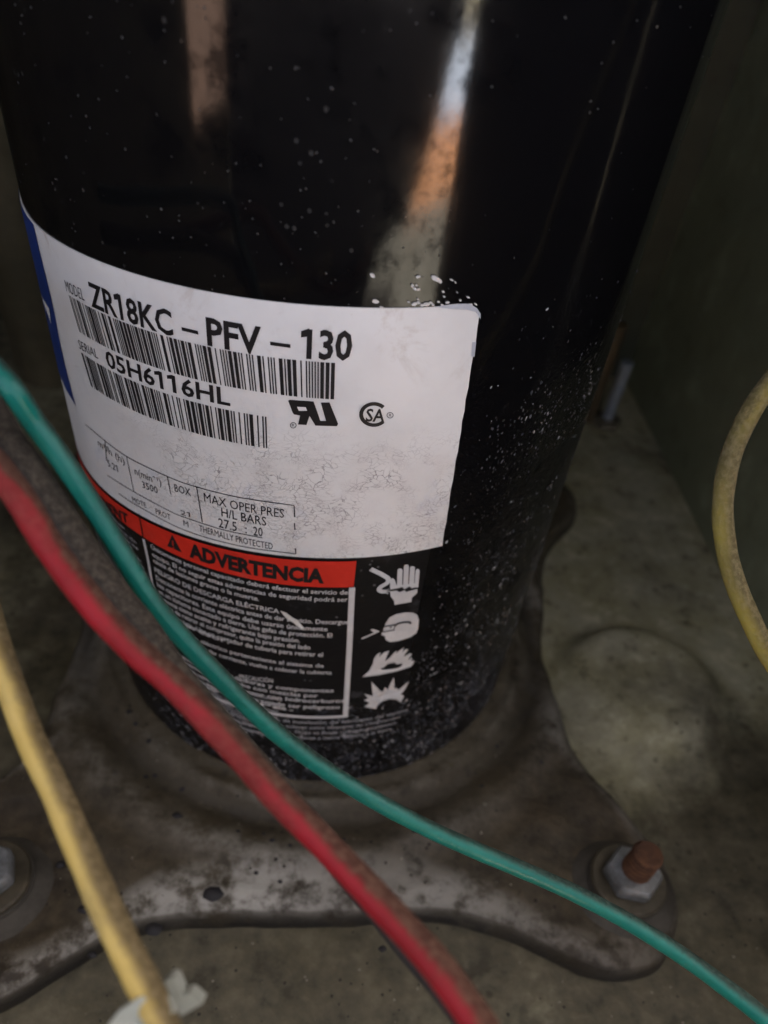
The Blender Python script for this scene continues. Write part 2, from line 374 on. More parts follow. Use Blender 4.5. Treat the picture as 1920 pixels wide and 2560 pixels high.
# ------------------------------------------------------------------ setting: cabinet round the machine, ground outside
FLOOR = -3.02; PZ = -2.87; LIDY = -2.75
XR, XL, YB, YF, ZT = 2.66, -3.3, 3.5, -5.2, 2.7
m = MB()
def pan_z(x, y):
    z = FLOOR
    d = math.hypot((x-1.80), (y+.30)*1.0); wd = .13+.24*min(1, max(0, .5-(y+.30)/(2*max(d, .01)))); t = min(1, max(0, (d-.56+wd)/wd))
    z += .13*(1-t*t*(3-2*t))
    return z
nx, ny = 150, 190
m.grid(lambda u, v: (XL+(XR-XL)*u, YF+(YB-YF)*v, pan_z(XL+(XR-XL)*u, YF+(YB-YF)*v)), nx, ny)
tag(m.build('base_pan', MT['pan'], smooth='all'), kind='structure')
cab = thing('cabinet', 'dark olive sheet metal cabinet standing round the black compressor', 'cabinet', (0, 0, FLOOR-.2))
def sheet(name, pts, d0, d1, mat, axis='y'):
    """upright sheet: outline in the sheet's plane, thickness d0..d1 across it"""
    m = MB(); n = len(pts)
    P = (lambda x, z, d: (x, d, z)) if axis == 'y' else (lambda x, z, d: (d, x, z))
    a = [P(x, z, d0) for x, z in pts]; b = [P(x, z, d1) for x, z in pts]
    tri = tessellate_polygon([[Vector((x, z, 0)) for x, z in pts]])
    m.add(a, [tuple(t) for t in tri]); m.add(b, [tuple(reversed(t)) for t in tri])
    m.add(a+b, [(i, (i+1) % n, n+(i+1) % n, n+i) for i in range(n)])
    return m.build(name, mat, cab)
B0 = FLOOR-.2; FT = -.36
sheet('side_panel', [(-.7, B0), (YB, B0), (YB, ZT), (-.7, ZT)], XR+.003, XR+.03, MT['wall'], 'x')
sheet('added_dark_panel', [(-4.62, B0), (-.703, B0), (-.703, .25), (-4.62, .25)], XR+.003, XR+.04, MT['dark'], 'x')  # unseen dark sheet, added so the shell mirrors no bright wall
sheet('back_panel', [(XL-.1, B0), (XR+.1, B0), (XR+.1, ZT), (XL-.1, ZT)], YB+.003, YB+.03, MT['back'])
sheet('side_panel', [(YF, B0), (YB, B0), (YB, ZT), (-.9, ZT), (-.9, .25), (-3.75, .25), (-3.75, -1.35), (YF, -1.35)], XL-.03, XL-.003, MT['brown'], 'x')  # front cut away to let light in and shape the shell's reflection
FT = -.36
sheet('added_front_blocker', [(XL, B0), (.55, B0), (.75, -2.35), (1.05, -2.1), (1.5, -1.9), (1.95, -1.7), (2.2, -1.4), (2.42, -1.0), (2.62, -.75), (2.66, FT), (XL, FT)], YF-.03, YF-.003, MT['dark'])  # unseen sheet added in place of a person, shaped for the shell's reflection
m = MB(); m.box(XR-.06, XR+.002, -.69, 1.12, -1.92, .45); m.build('added_dark_box', MT['dark'], cab)  # unseen box, added to hide the lit wall from the shell's reflection
m = MB(); m.box(XL-.1, XR+.1, LIDY, YB+.1, ZT+.003, ZT+.04); m.build('added_lid', MT['dark'], cab)  # unseen cover, added to limit the light from above
m = MB(); m.grid(lambda u, v: (-60+120*u, -60+120*v, FLOOR-.3), 2, 2)
tag(m.build('ground', MT['dirt'], origin=(0, 0, FLOOR-.3)), kind='structure')
m = MB(); m.box(-6, 9, -9.6, 6, FLOOR-.29, FLOOR-.205)
tag(m.build('concrete_pad', MT['concrete'], origin=(0, 0, FLOOR-.29)), kind='structure')
m = MB(); m.grid(lambda u, v: (-3+22*u, -15.2+5.6*v, FLOOR-.28), 2, 2)
tag(m.build('brick_path', MT['brick'], origin=(8, -12, FLOOR-.28)), kind='structure')
m = MB(); m.grid(lambda u, v: (-40+32*u, -40+36*v, FLOOR-.285), 2, 2)  # unseen darker ground, added to dim the left patch mirrored in the shell
tag(m.build('added_dark_ground', MT['soil'], origin=(-24, -22, FLOOR-.285)), kind='structure')
m = MB(); m.grid(lambda u, v: (4+12*u, -23+9*v, FLOOR-.20+.06*math.sin(u*9)*math.sin(v*7)), 20, 20)
m.grid(lambda u, v: (4+12*u, -23+9*v, FLOOR-.22+.06*math.sin(u*9)*math.sin(v*7)), 20, 20, flip=True)
tag(m.build('plastic_sheet', MT['sheet'], origin=(10, -18, FLOOR-.25)), 'pale blue sheet on the ground outside, mirrored in the black shell', 'sheet')

# ------------------------------------------------------------------ the compressor
comp = thing('compressor', 'black cylindrical compressor with a white rating label and red warning band', 'compressor', (0, 0, PZ))
m = MB()
prof = [(.995, PZ-.02), (1.0, PZ+.02)]+[(1.0, PZ+.02+(1.0-PZ)*i/40) for i in range(1, 41)]
prof += [(1.0-.28*(1-math.cos(a)), prof[-1][1]+.55*math.sin(a)) for a in [R_(d) for d in range(8, 91, 8)]]
prof += [(.4, prof[-1][1]+.06), (.02, prof[-1][1]+.1)]
m.lathe(prof, 128, cap1=True)
m.build('shell', MT['shell'], comp, smooth='all')

# mounting plate: dished sheet with four round feet
OUT = [(0, -1.55), (.3, -1.53), (.58, -1.52), (.82, -1.58), (1.0, -1.66), (1.14, -1.72), (1.30, -1.745), (1.45, -1.70), (1.56, -1.58), (1.61, -1.42),
       (1.59, -1.24), (1.48, -1.06), (1.35, -.86), (1.27, -.60), (1.24, -.3), (1.24, 0), (1.31, .35), (1.38, .72), (1.52, 1.0), (1.68, 1.2), (1.74, 1.42),
       (1.64, 1.66), (1.42, 1.76), (1.18, 1.70), (.95, 1.55), (.5, 1.45), (0, 1.43),
       (-.5, 1.45), (-.95, 1.55), (-1.2, 1.70), (-1.44, 1.74), (-1.64, 1.6), (-1.7, 1.38), (-1.62, 1.15), (-1.44, .92), (-1.32, .6), (-1.26, .2), (-1.22, -.2),
       (-1.22, -.6), (-1.25, -.85), (-1.33, -1.02), (-1.48, -1.2), (-1.56, -1.42), (-1.54, -1.65), (-1.42, -1.84), (-1.24, -1.92), (-1.04, -1.88), (-.84, -1.73), (-.64, -1.60), (-.4, -1.56)]
so_ = spline([(x, y, 0) for x, y in OUT+OUT[:1]], 8)[:-1]
# resample the outline by angle
angs = np.unwrap([math.atan2(p[1], p[0]) for p in so_]); rr = [math.hypot(p[0], p[1]) for p in so_]
order = np.argsort(angs); angs = np.array(angs)[order]; rr = np.array(rr)[order]
def r_out(a):
    a = (a-angs[0]) % (2*math.pi)+angs[0]
    return float(np.interp(a, np.append(angs, angs[0]+2*math.pi), np.append(rr, rr[0])))
def plate_h(r):
    def g(c, w): return math.exp(-((r-c)/w)**2)
    return .035*g(1.0, .05)+.030*g(1.09, .035)-.030*g(1.19, .05)+.028*g(1.34, .06)-.015*g(1.46, .05)
FEET = [(1.42, -1.42), (-1.24, -1.48), (1.42, 1.40), (-1.38, 1.40)]
NA, NR = 360, 46
m = MB(); wear = []; painted_shade = []
rng = np.random.RandomState(3); ph = rng.rand(8)*6.28
for j in range(NR+1):
    for i in range(NA):
        a = 2*math.pi*i/NA; ro = r_out(a)
        t = min(1, j/(NR-6)); r = .97+(ro-.97)*t
        z = PZ+plate_h(r)
        dz = 0
        if j > NR-6:      # rolled-down rim
            k = (j-(NR-6))/6; r = ro+.035*math.sin(k*math.pi/2); dz = -.14*(1-math.cos(k*math.pi/2))
        ed = ro-r
        z -= .045*max(0, 1-ed/.10)**2 if j <= NR-6 else .045
        q = Vector((r*math.cos(a)*5, r*math.sin(a)*5, 0)); z += .010*mnoise.noise(q)+.005*mnoise.noise(q*3.1)
        if j > NR-12: r += .012*mnoise.noise(q*1.3)*(min(1, (j-NR+12)/8))
        for fx, fy in FEET:
            d = math.hypot(r*math.cos(a)-fx, r*math.sin(a)-fy)
            z -= .03*max(0, min(1, (.40-d)/.12))
        m.v.append((r*math.cos(a), r*math.sin(a), z+dz))
        wv = .5+.5*math.sin(3*a+ph[0])*math.sin(7*a+ph[1])
        front = max(0, -math.sin(a))
        e = min(1, 1.5*max(0, 1-abs(ed-.05)/.17)) if j <= NR-6 else .5*(1-(j-NR+6)/6)
        ring = .5*math.exp(-((r-1.34)/.06)**2)+.28*math.exp(-((r-1.09)/.04)**2)  # paler on the two ring ridges
        back = math.exp(-((math.degrees(a)-16)/12)**2)*.30 if ed < .12 else 0  # paler strip along the right rim
        rf = 1-.55*min(1, max(0, (r*math.cos(a)-.5)/.5))
        wear.append(min(1, back+rf*e*(.35+.65*wv)*(.2+.8*front)+ring*(.3+.7*front)*wv*.8))
        painted_shade.append(min(1, rf*(max(0, (j-NR+4)/4)*.95)+.75*math.exp(-((r-1.19)/.05)**2)*(.4+.6*wv)+(.6*math.exp(-((ed+.03)/.025)**2))))  # shade on the rim sides and in the ring dip, painted dark
for j in range(NR):
    for i in range(NA):
        m.f.append((j*NA+i, j*NA+(i+1) % NA, (j+1)*NA+(i+1) % NA, (j+1)*NA+i))
m.build('mounting_plate', MT['plate'], comp, smooth='all', attrs={'wear': wear, 'painted_shade': painted_shade})
# grease drops on the plate
m = MB()
for px, py, rad in [(533, 2232, .036), (443, 2046, .020), (208, 2274, .020), (385, 1690+240, .012), (362, 1935, .010), (455, 1965, .013), (325, 1788, .013), (342, 1818, .010),
                    (375, 1860, .011), (680, 2105, .014), (660, 2085, .010), (595, 2080, .009), (725, 2120, .010), (1190, 1925, .012), (1245, 1860, .010), (1205, 1965, .011),
                    (1350, 1910, .011), (1035, 2085, .014), (860, 2100, .009), (640, 2180, .010), (700, 2200, .009), (380, 2310, .026), (55, 2410, .012), (225, 2375, .014), (960, 2360, .014), (150, 2160, .016)]:
    p = on_level(px, py, PZ+.0)
    z0 = PZ+plate_h(math.hypot(p[0], p[1]))
    if py > 2300: z0 = PZ-.045 if py < 2400 else PZ-.02
    n = 12; e = [1+.14*random.uniform(-1, 1) for _ in range(n)]; rot = random.random()*3
    vs = [(p[0]+rad*e[k]*math.cos(6.283*k/n)*(1.25), p[1]+rad*e[k]*math.sin(6.283*k/n), z0-.006) for k in range(n)]
    vs += [(p[0]+.6*rad*e[k]*math.cos(6.283*k/n)*(1.25), p[1]+.6*rad*e[k]*math.sin(6.283*k/n), z0+.006) for k in range(n)]+[(p[0], p[1], z0+.008)]
    m.add(vs, [(k, (k+1) % n, n+(k+1) % n, n+k) for k in range(n)]+[(n+k, n+(k+1) % n, 2*n) for k in range(n)])
tag(m.build('grease_drops', MT['tar'], comp, smooth='all'), kind='stuff')

# ---- label geometry, measured on the photograph and laid on the shell
TOP = [(87, 560), (160, 607), (300, 670), (421, 708), (527, 731), (662, 752), (800, 765), (961, 769), (1040, 768), (1115, 763)]
BOT = [(253, 1219), (353, 1279), (461, 1330), (552, 1360), (719, 1396), (812, 1397), (909, 1393), (986, 1383), (1105, 1360)]
RED = [(884, 1464), (739, 1462), (600, 1441), (491, 1404), (416, 1370), (359, 1341)]
RGT = [(1199, 790), (1175, 920), (1150, 1070), (1128, 1220), (1105, 1360)]
def zfit(pts, deg=2):
    q = np.array([on_shell(*p) for p in pts]); c = np.polyfit(q[:, 0], q[:, 1], deg); lo, hi = q[:, 0].min(), q[:, 0].max()
    sl = np.polyval(np.polyder(c), lo); zl = np.polyval(c, lo)
    return lambda th: float(np.polyval(c, th)) if th >= lo else float(zl+sl*(th-lo)*.5)
ztop, zbot, zred = zfit(TOP), zfit(BOT), zfit(RED)
_q = np.array([on_shell(*p) for p in RGT]); _rc = np.polyfit(_q[:, 1], _q[:, 0], 1)
th_right = lambda z: float(np.polyval(_rc, z))
TL = -1.9
O1, O2, O3 = .0035, .0055, .0075
def patch(mb, x0, x1, zlo, zhi, off, n=60, nv=1, x1f=None):
    def fn(u, v):
        th = x0+(x1-x0)*u; z = zlo(th)+(zhi(th)-zlo(th))*v
        return cyl(th, z, off)
    def uvf(u, v):
        th = x0+(x1-x0)*u; return (th, zlo(th)+(zhi(th)-zlo(th))*v)
    mb.grid(fn, n, nv, uvfn=uvf)
m = MB()
NU, NV = 90, 24
def lab(u, v):
    zz = -1.15; th = TL+(th_right(-1.1)-TL)*u
    z = zbot(th)+(ztop(th)-zbot(th))*v
    th = TL+(th_right(z)-TL)*u
    # round the upper right corner, ragged right edge
    if v > .93 and u > .97:
        pass
    z = zbot(th)+(ztop(th)-zbot(th))*v
    return th, z
rag = [random.uniform(-.0016, .0016) for _ in range(NV+1)]
def labp(u, v):
    th, z = lab(u, v)
    if u == 1: th += rag[int(round(v*NV))]
    if u == 1 and v == 1: th -= .022; z -= .012
    return th, z
m.grid(lambda u, v: cyl(*labp(u, v), O1), NU, NV, uvfn=labp)
# a real edge down to the paint
edge = [labp(1, j/NV) for j in range(NV+1)]+[labp(1-i/NU, 1) for i in range(1, NU+1)]
vs = [cyl(*e, O1) for e in edge]+[cyl(*e, .0) for e in edge]; k = len(edge)
m.add(vs, [(i, i+k, i+1+k, i+1) for i in range(k-1)], edge+edge)
rating = m.build('rating_label', MT['label'], comp, smooth='all')
# bluish torn layer at the upper right corner
m = MB(); m.poly([cyl(*on_shell(*p), O2) for p in [(1085, 765), (1110, 760), (1140, 757), (1170, 757), (1190, 768), (1199, 782), (1199, 796), (1188, 778), (1165, 772), (1130, 770)]])
m.poly([cyl(*on_shell(*p), O2) for p in [(1178, 853), (1188, 853), (1184, 890), (1176, 888)]])
m.build('torn_corner', mat_plain('bluish_paper', (.42, .45, .49), (.50, .53, .56), .7, 0, 300), rating)

def pxpoly(mb, pts, off=O2, f=lambda x, y: (x, y)):
    mb.poly([cyl(*on_shell(*f(*p)), off) for p in pts])
def zscale(th, z):
    a = to_px(cyl(th, z)); b = to_px(cyl(th, z+.02)); return math.hypot(a[0]-b[0], a[1]-b[1])/.02
def text(mb, s, A, B, hpx, off=O2, bold=0.0, space=1.0, slant=0.0, keep=None, label=False):
    """set a line of lettering on the shell: baseline from A to B (pixels or (theta, z)), cap height in pixels"""
    c = bpy.data.curves.new('t', 'FONT'); c.body = s; c.resolution_u = 2; c.offset = bold; c.space_character = space
    c.fill_mode = 'BOTH'
    o = bpy.data.objects.new('t', c); me = bpy.data.meshes.new_from_object(o)
    n = len(me.vertices); co = np.empty(n*3); me.vertices.foreach_get('co', co); co = co.reshape(-1, 3)
    fs = [tuple(p.vertices) for p in me.polygons]
    extra = []
    if '1' in s:
        def wid(t):
            if not t: return 0.0
            c.body = t; mm = bpy.data.meshes.new_from_object(o); w_ = max((v.co.x for v in mm.vertices), default=0); bpy.data.meshes.remove(mm); return w_
        for i, ch in enumerate(s):
            if ch == '1':
                xr = wid(s[:i+1]); st = .10+2*bold
                extra.append([(xr-st*.6, .705+bold), (xr-st*.6, .705-st*1.1), (xr-st-.17, .50), (xr-st-.17, .50+st)])
    bpy.data.objects.remove(o); bpy.data.curves.remove(c); bpy.data.meshes.remove(me)
    for q in extra:
        k = len(co); co = np.vstack([co, np.array([(x, y, 0) for x, y in q])]); fs.append((k+3, k+2, k+1, k))
    (ta, za), (tb, zb) = (A, B) if label else (on_shell(*A), on_shell(*B))
    cap = .70
    zs = zscale((ta+tb)/2, (za+zb)/2); h = hpx/zs
    x0, x1 = co[:, 0].min(), co[:, 0].max()
    u = (co[:, 0]-x0)/(x1-x0)
    th = ta+(tb-ta)*u+slant*co[:, 1]; z = za+(zb-za)*u+co[:, 1]/cap*h
    mb.add([cyl(a, b, off) for a, b in zip(th, z)], fs)
def ribbon(mb, pts, wpx, off=O2, f=lambda x, y: (x, y), label=False):
    q = [p if label else on_shell(*f(*p)) for p in pts]
    q = np.array(q); zs = zscale(*q[len(q)//2]); hw = wpx/2/zs
    L = []; Rr = []
    for i in range(len(q)):
        d = q[min(i+1, len(q)-1)]-q[max(i-1, 0)]; d /= np.linalg.norm(d); nrm = np.array([-d[1], d[0]])
        L.append(cyl(*(q[i]+nrm*hw), off)); Rr.append(cyl(*(q[i]-nrm*hw), off))
    k = len(q); mb.add(L+Rr, [(i+1, i, i+k, i+1+k) for i in range(k-1)])
def smoothpx(pts, n=6): return [(p[0], p[1]) for p in spline([(x, y, 0) for x, y in pts], n)]

# model and serial numbers
m = MB()
text(m, 'ZR18KC', (233, 763), (437, 838), 62, bold=.022)
text(m, 'PFV', (521, 859), (655, 884), 67, bold=.027)
text(m, '130', (752, 891), (878, 896), 69, bold=.027)
m.build('model_number', MT['ink'], rating)
m = MB()
ribbon(m, [(457, 820), (498, 830)], 9); ribbon(m, [(677, 856), (727, 863)], 9)
m.build('dash', MT['ink'], rating)
m = MB(); text(m, '05H6116HL', (272, 914), (578, 1012), 42, bold=.020)
m.build('serial_number', MT['ink'], rating)
m = MB()
text(m, 'MODEL', (171, 727), (216, 751), 30, bold=-.004)
text(m, 'SERIAL', (203, 870), (250, 896), 24, bold=-.004)
m.build('field_name', MT['thin_ink'], rating)
def barcode(TLp, TRp, BLp, BRp, nch, seed):
    rnd = random.Random(seed); el = []
    for _ in range(nch):
        wide = set(rnd.sample(range(9), 3))
        for k in range(9): el.append((2.7 if k in wide else 1.0, k % 2 == 0))
        el.append((1.0, False))
    tot = sum(e[0] for e in el); x = 0; mb = MB()
    q = [on_shell(*p) for p in (TLp, TRp, BLp, BRp)]
    def at(u, v):
        a = [q[0][i]+(q[1][i]-q[0][i])*u for i in (0, 1)]; b = [q[2][i]+(q[3][i]-q[2][i])*u for i in (0, 1)]
        return cyl(a[0]+(b[0]-a[0])*v, a[1]+(b[1]-a[1])*v, O2)
    for wd, ink in el:
        if ink:
            u0, u1 = x/tot, (x+wd*.96)/tot
            mb.add([at(u0, 0), at(u1, 0), at(u1, 1), at(u0, 1)], [(3, 2, 1, 0)])
        x += wd
    return mb
barcode((176, 736), (842, 905), (203, 828), (839, 996), 15, 11).build('barcode', MT['ink'], rating)
barcode((207, 880), (671, 1040), (232, 964), (673, 1119), 11, 23).build('barcode', MT['ink'], rating)
# approval marks
f2 = lambda x, y: (600+x*.3858, 640+y*.3858)
m = MB()
pxpoly(m, [(315, 932), (325, 925), (478, 936), (522, 1062), (558, 1062), (525, 943), (580, 942), (636, 1080), (628, 1096), (490, 1092), (452, 1030), (432, 1088), (378, 1085), (392, 1027), (352, 1020), (343, 1008)], O2, f2)
ur = m.build('approval_mark', MT['ink'], rating)
m = MB(); pxpoly(m, [(372, 968), (428, 970), (438, 994), (384, 994)], O3, f2); m.build('mark_gap', MT['label'], rating)
m = MB()
arc = lambda cx, cy, rx, ry, a0, a1, n: [(cx+rx*math.cos(R_(a0+(a1-a0)*i/n)), cy+ry*math.sin(R_(a0+(a1-a0)*i/n))) for i in range(n+1)]
ribbon(m, arc(866, 1020, 82, 69, 42, 318, 26), 9, O2, f2)
text(m, 'SA', f2(812, 1063), f2(932, 1066), 31, bold=.02)
m.build('approval_mark', MT['ink'], rating)
m = MB()
ribbon(m, arc(970, 1025, 20, 18, 0, 360, 14), 1.6, O2, f2); text(m, 'R', f2(962, 1033), f2(979, 1034), 7)
ribbon(m, arc(347, 1090, 19, 18, 0, 360, 14), 1.6, O2, f2); text(m, 'R', f2(339, 1098), f2(356, 1099), 7)
m.build('registered_mark', MT['thin_ink'], rating)
# data table
m = MB()
ribbon(m, smoothpx([(217, 1060), (311, 1134), (421, 1189), (494, 1215), (600, 1241), (736, 1261)]), 2.2)
ribbon(m, smoothpx([(272, 1187), (335, 1226), (422, 1273), (464, 1291), (560, 1322), (657, 1342)]), 1.9)
ribbon(m, smoothpx([(300, 1232), (341, 1259), (461, 1322), (600, 1362), (739, 1382)]), 1.9)
for a, b in [((320, 1140), (338, 1228)), ((421, 1189), (430, 1234)), ((494, 1215), (508, 1303)), ((736, 1261), (737, 1290)), ((737, 1305), (738, 1322)), ((739, 1368), (740, 1382)), ((266, 1098), (270, 1150))]:
    ribbon(m, [a, b], 2.2)
m.build('table_lines', MT['ink'], rating)
m = MB()
text(m, 'MAX OPER PRES', (513, 1251), (711, 1292), 22, bold=.0)
text(m, 'H/L BARS', (556, 1288), (667, 1312), 22, bold=.004)
text(m, '27.5', (549, 1315), (594, 1326), 23, bold=.004); text(m, ':', (615, 1330), (619, 1331), 22); text(m, '20', (635, 1335), (658, 1339), 22, bold=.004)
text(m, 'BOX', (440, 1226), (480, 1238), 19, bold=.004)
text(m, 'THERMALLY PROTECTED', (501, 1325), (683, 1371), 16)
m.build('table_text', MT['ink'], rating)
m = MB()
text(m, 'n(min\u207b\u00b9)', (341, 1183), (407, 1213), 18); text(m, '3500', (360, 1217), (398, 1232), 17)
text(m, 'm\u00b3/h (h)', (250, 1112), (316, 1160), 18); text(m, '5.21', (274, 1163), (299, 1179), 17)
text(m, '21', (455, 1284), (478, 1291), 12)
text(m, 'MOTE', (335, 1252), (369, 1268), 13); text(m, 'PROT', (393, 1282), (430, 1298), 14); text(m, 'M', (462, 1311), (474, 1316), 14)
m.build('table_text', MT['thin_ink'], rating)
# blue stripe with its white step, at the left of the label
rb = [on_shell(*p) for p in smoothpx([(88, 561), (109, 650), (136, 762), (153, 850), (170, 925), (184, 980), (193, 1013)], 5)]
n = len(rb); lbz = []
for i, (th, z) in enumerate(rb):
    if i < n*.80: lbz.append((TL, z))
    else:
        k = (i-n*.80)/(n-1-n*.80); lbz.append((-1.52+(th+1.52)*k**1.1, z))
m = MB()
vs = []; fs = []
NS = 14
for (a, b) in zip(lbz, rb):
    for s in range(NS+1): vs.append(cyl(a[0]+(b[0]-a[0])*s/NS, a[1]+(b[1]-a[1])*s/NS, O2))
for i in range(n-1):
    for s in range(NS): fs.append((i*(NS+1)+s, (i+1)*(NS+1)+s, (i+1)*(NS+1)+s+1, i*(NS+1)+s+1))
m.add(vs, fs); m.build('blue_stripe', MT['blue'], rating, smooth='all')
m = MB()
a = on_shell(113, 748); b = on_shell(129, 770); c_ = on_shell(134, 809)
m.add([cyl(-1.62, a[1]+.01, O3), cyl(a[0]-.02, a[1], O3), cyl(b[0], b[1], O3), cyl(c_[0], c_[1], O3), cyl(-1.62, c_[1]+.01, O3)], [(4, 3, 2, 1, 0)])
m.build('white_step', MT['label'], rating)
# torn paper chips on the paint above the label
f5 = lambda x, y: (780+x*.3014, 680+y*.3014)
m = MB()
chips = [(500, 25, 28, 16, 35), (525, 240, 33, 17, 5), (1030, 55, 52, 20, 28), (877, 35, 18, 9, -20), (830, 110, 14, 12, 0), (850, 135, 20, 9, 30), (880, 140, 14, 8, -30), (865, 105, 10, 6, 0),
         (1085, 158, 11, 7, 0), (1092, 200, 9, 6, 0), (1155, 62, 14, 5, 20), (1185, 80, 9, 5, 60), (1290, 205, 14, 5, 10), (1225, 230, 10, 6, -30), (1120, 248, 16, 7, -15), (1045, 243, 12, 6, 0),
         (575, 287, 18, 5, 10), (800, 245, 10, 5, 0), (845, 262, 22, 13, -20), (880, 248, 16, 9, 20), (910, 270, 18, 9, 0), (945, 262, 28, 13, -15), (985, 252, 16, 10, 20), (1000, 268, 10, 6, 0), (875, 222, 9, 5, 0), (1075, 268, 12, 6, 0), (1200, 165, 6, 5, 0), (1352, 262, 12, 6, 20)]
for cx, cy, rx, ry, an in chips:
    pts = []; nn = 9
    for k in range(nn):
        t = 2*math.pi*k/nn; e = random.uniform(.75, 1.15); x = rx*e*math.cos(t); y = ry*e*math.sin(t); ca, sa = math.cos(R_(an)), math.sin(R_(an))
        pts.append(f5(cx+x*ca-y*sa, cy+x*sa+y*ca))
    lo = [cyl(*on_shell(*p), .001) for p in pts]; hi = [cyl(*on_shell(*p), .0055) for p in pts]
    m.poly(hi); m.add(lo+hi, [(i, (i+1) % nn, nn+(i+1) % nn, nn+i) for i in range(nn)])
tag(m.build('paper_chips', MT['chip'], comp), kind='stuff')

# glints painted pale, and corrosion, on the right side and round the foot of the shell
def fleck(mb, th, z, a, b, rot, off):
    n = 6; pts = []
    for k in range(n):
        t = 6.283*k/n; e = random.uniform(.6, 1.2); x = a*e*math.cos(t); y = b*e*math.sin(t)
        pts.append((th+x*math.cos(rot)-y*math.sin(rot), z+x*math.sin(rot)+y*math.cos(rot)))
    k0 = len(mb.v); mb.v += [cyl(p[0], p[1], .0006) for p in pts]+[cyl(th, z, off)]
    mb.f += [(k0+k, k0+(k+1) % n, k0+n) for k in range(n)]
clusters = [(random.uniform(.42, 1.25), random.uniform(-2.8, -1.0), random.uniform(.03, .12)) for _ in range(46)]
clusters += [(random.uniform(-.8, 1.2), random.uniform(-2.86, -2.42), random.uniform(.04, .12)) for _ in range(40)]
pale, mid = MB(), MB(); cnt = 0
while cnt < 3600:
    if random.random() < .72:
        c_ = random.choice(clusters); th = random.gauss(c_[0], c_[2]); z = random.gauss(c_[1], c_[2])
    else: th = random.uniform(-.9, 1.4); z = random.uniform(-2.86, -.75)
    low = min(1, max(0, (-z-.75)/1.9))
    if th < .40 and z > -2.30: continue
    if th < -.05+.2*low and z > -2.36: continue
    if z < -2.86 or random.random() > .15+.85*low: continue
    cnt += 1; sz = random.choice((.002, .0025, .003, .004, .004, .005, .007))*(.62+.55*low)
    fleck(pale if random.random() < .20 else mid, th, z, sz*random.uniform(.6, 1.1), sz*random.uniform(.9, 1.9), random.uniform(-.9, .3), random.uniform(.001, .0035))
tag(pale.build('glint_oxide_flecks', mat_plain('bare_pale_metal', (.30, .30, .30), (.45, .45, .44), .45, .2, 900), comp, smooth='all'), kind='stuff')
tag(mid.build('corrosion_flecks', mat_plain('corroded_paint', (.035, .037, .043), (.13, .135, .15), .5, 0, 300), comp, smooth='all'), kind='stuff')
# dust grains stuck to the upper shell
m = MB()
for _ in range(240):
    th = random.gauss(-.28, .3); z = random.uniform(-.75, .0)
    if random.random() < .2: th = random.uniform(-1.2, 1.2)
    fleck(m, th, z, random.uniform(.001, .0032), random.uniform(.001, .0042), random.random()*3, .002)
tag(m.build('dust_grains', mat_plain('grey_dust', (.02, .02, .019), (.085, .085, .08), .9, 0, 500), comp, smooth='all'), kind='stuff')

# ---- warning label
GAP = .012
th_wr = on_shell(884, 1464)[0]
zw_bot = lambda th: zred(th)-.60
m = MB()
thE = on_shell(1022, 1640)[0]
patch(m, TL, thE, zw_bot, lambda th: zbot(th)-.001, .0025, 80, 10)
warn = m.build('warning_label', MT['warn'], comp, smooth='all')
m = MB(); patch(m, TL, th_wr, zred, lambda th: zbot(th)-GAP, O2, 70, 2)
m.build('red_banner', MT['red'], warn, smooth='all')
d0, d1 = on_shell(352, 1282), on_shell(362, 1343)
m = MB(); ribbon(m, [d0, d1], 3.5, O3, label=True)
text(m, 'ADVERTENCIA', (477, 1387), (810, 1453), 33, off=O3, bold=.05)
text(m, 'AVERTISSEMENT', (205, 1187), (327, 1308), 24, off=O3, bold=.03)
pxpoly(m, [(434, 1334), (422, 1362), (458, 1378)], O3)
m.build('banner_lettering', MT['ink'], warn)
m = MB(); ribbon(m, [(436, 1348), (437, 1361)], 3.0, O3+.002); ribbon(m, [(438, 1364), (438.5, 1367)], 3.0, O3+.002)
m.build('exclamation_mark', MT['red'], warn)
# the white frame round the Spanish column
zrow = lambda py_right, px_right: (lambda q: (lambda th: zred(th)+(q[1]-zred(q[0]))))(on_shell(px_right, py_right))
m = MB()
zfb = zrow(1788, 862)
thL0 = on_shell(367, 1380)[0]
ribbon(m, [on_shell(880, 1466), on_shell(873, 1620), on_shell(863, 1790)], 9.5, O2, label=True)
fl = [on_shell(*p) for p in ((362, 1346), (373, 1398), (394, 1517), (425, 1637))]
fl += [(fl[-1][0]+(fl[-1][0]-fl[-2][0])*1.0, zfb(fl[-1][0]))]
ribbon(m, fl, 6, O2, label=True)
ribbon(m, [(th, zfb(th)) for th in np.linspace(fl[-1][0], on_shell(867, 1788)[0], 24)], 6, O2, label=True)
m.build('white_frame', MT['white'], warn)
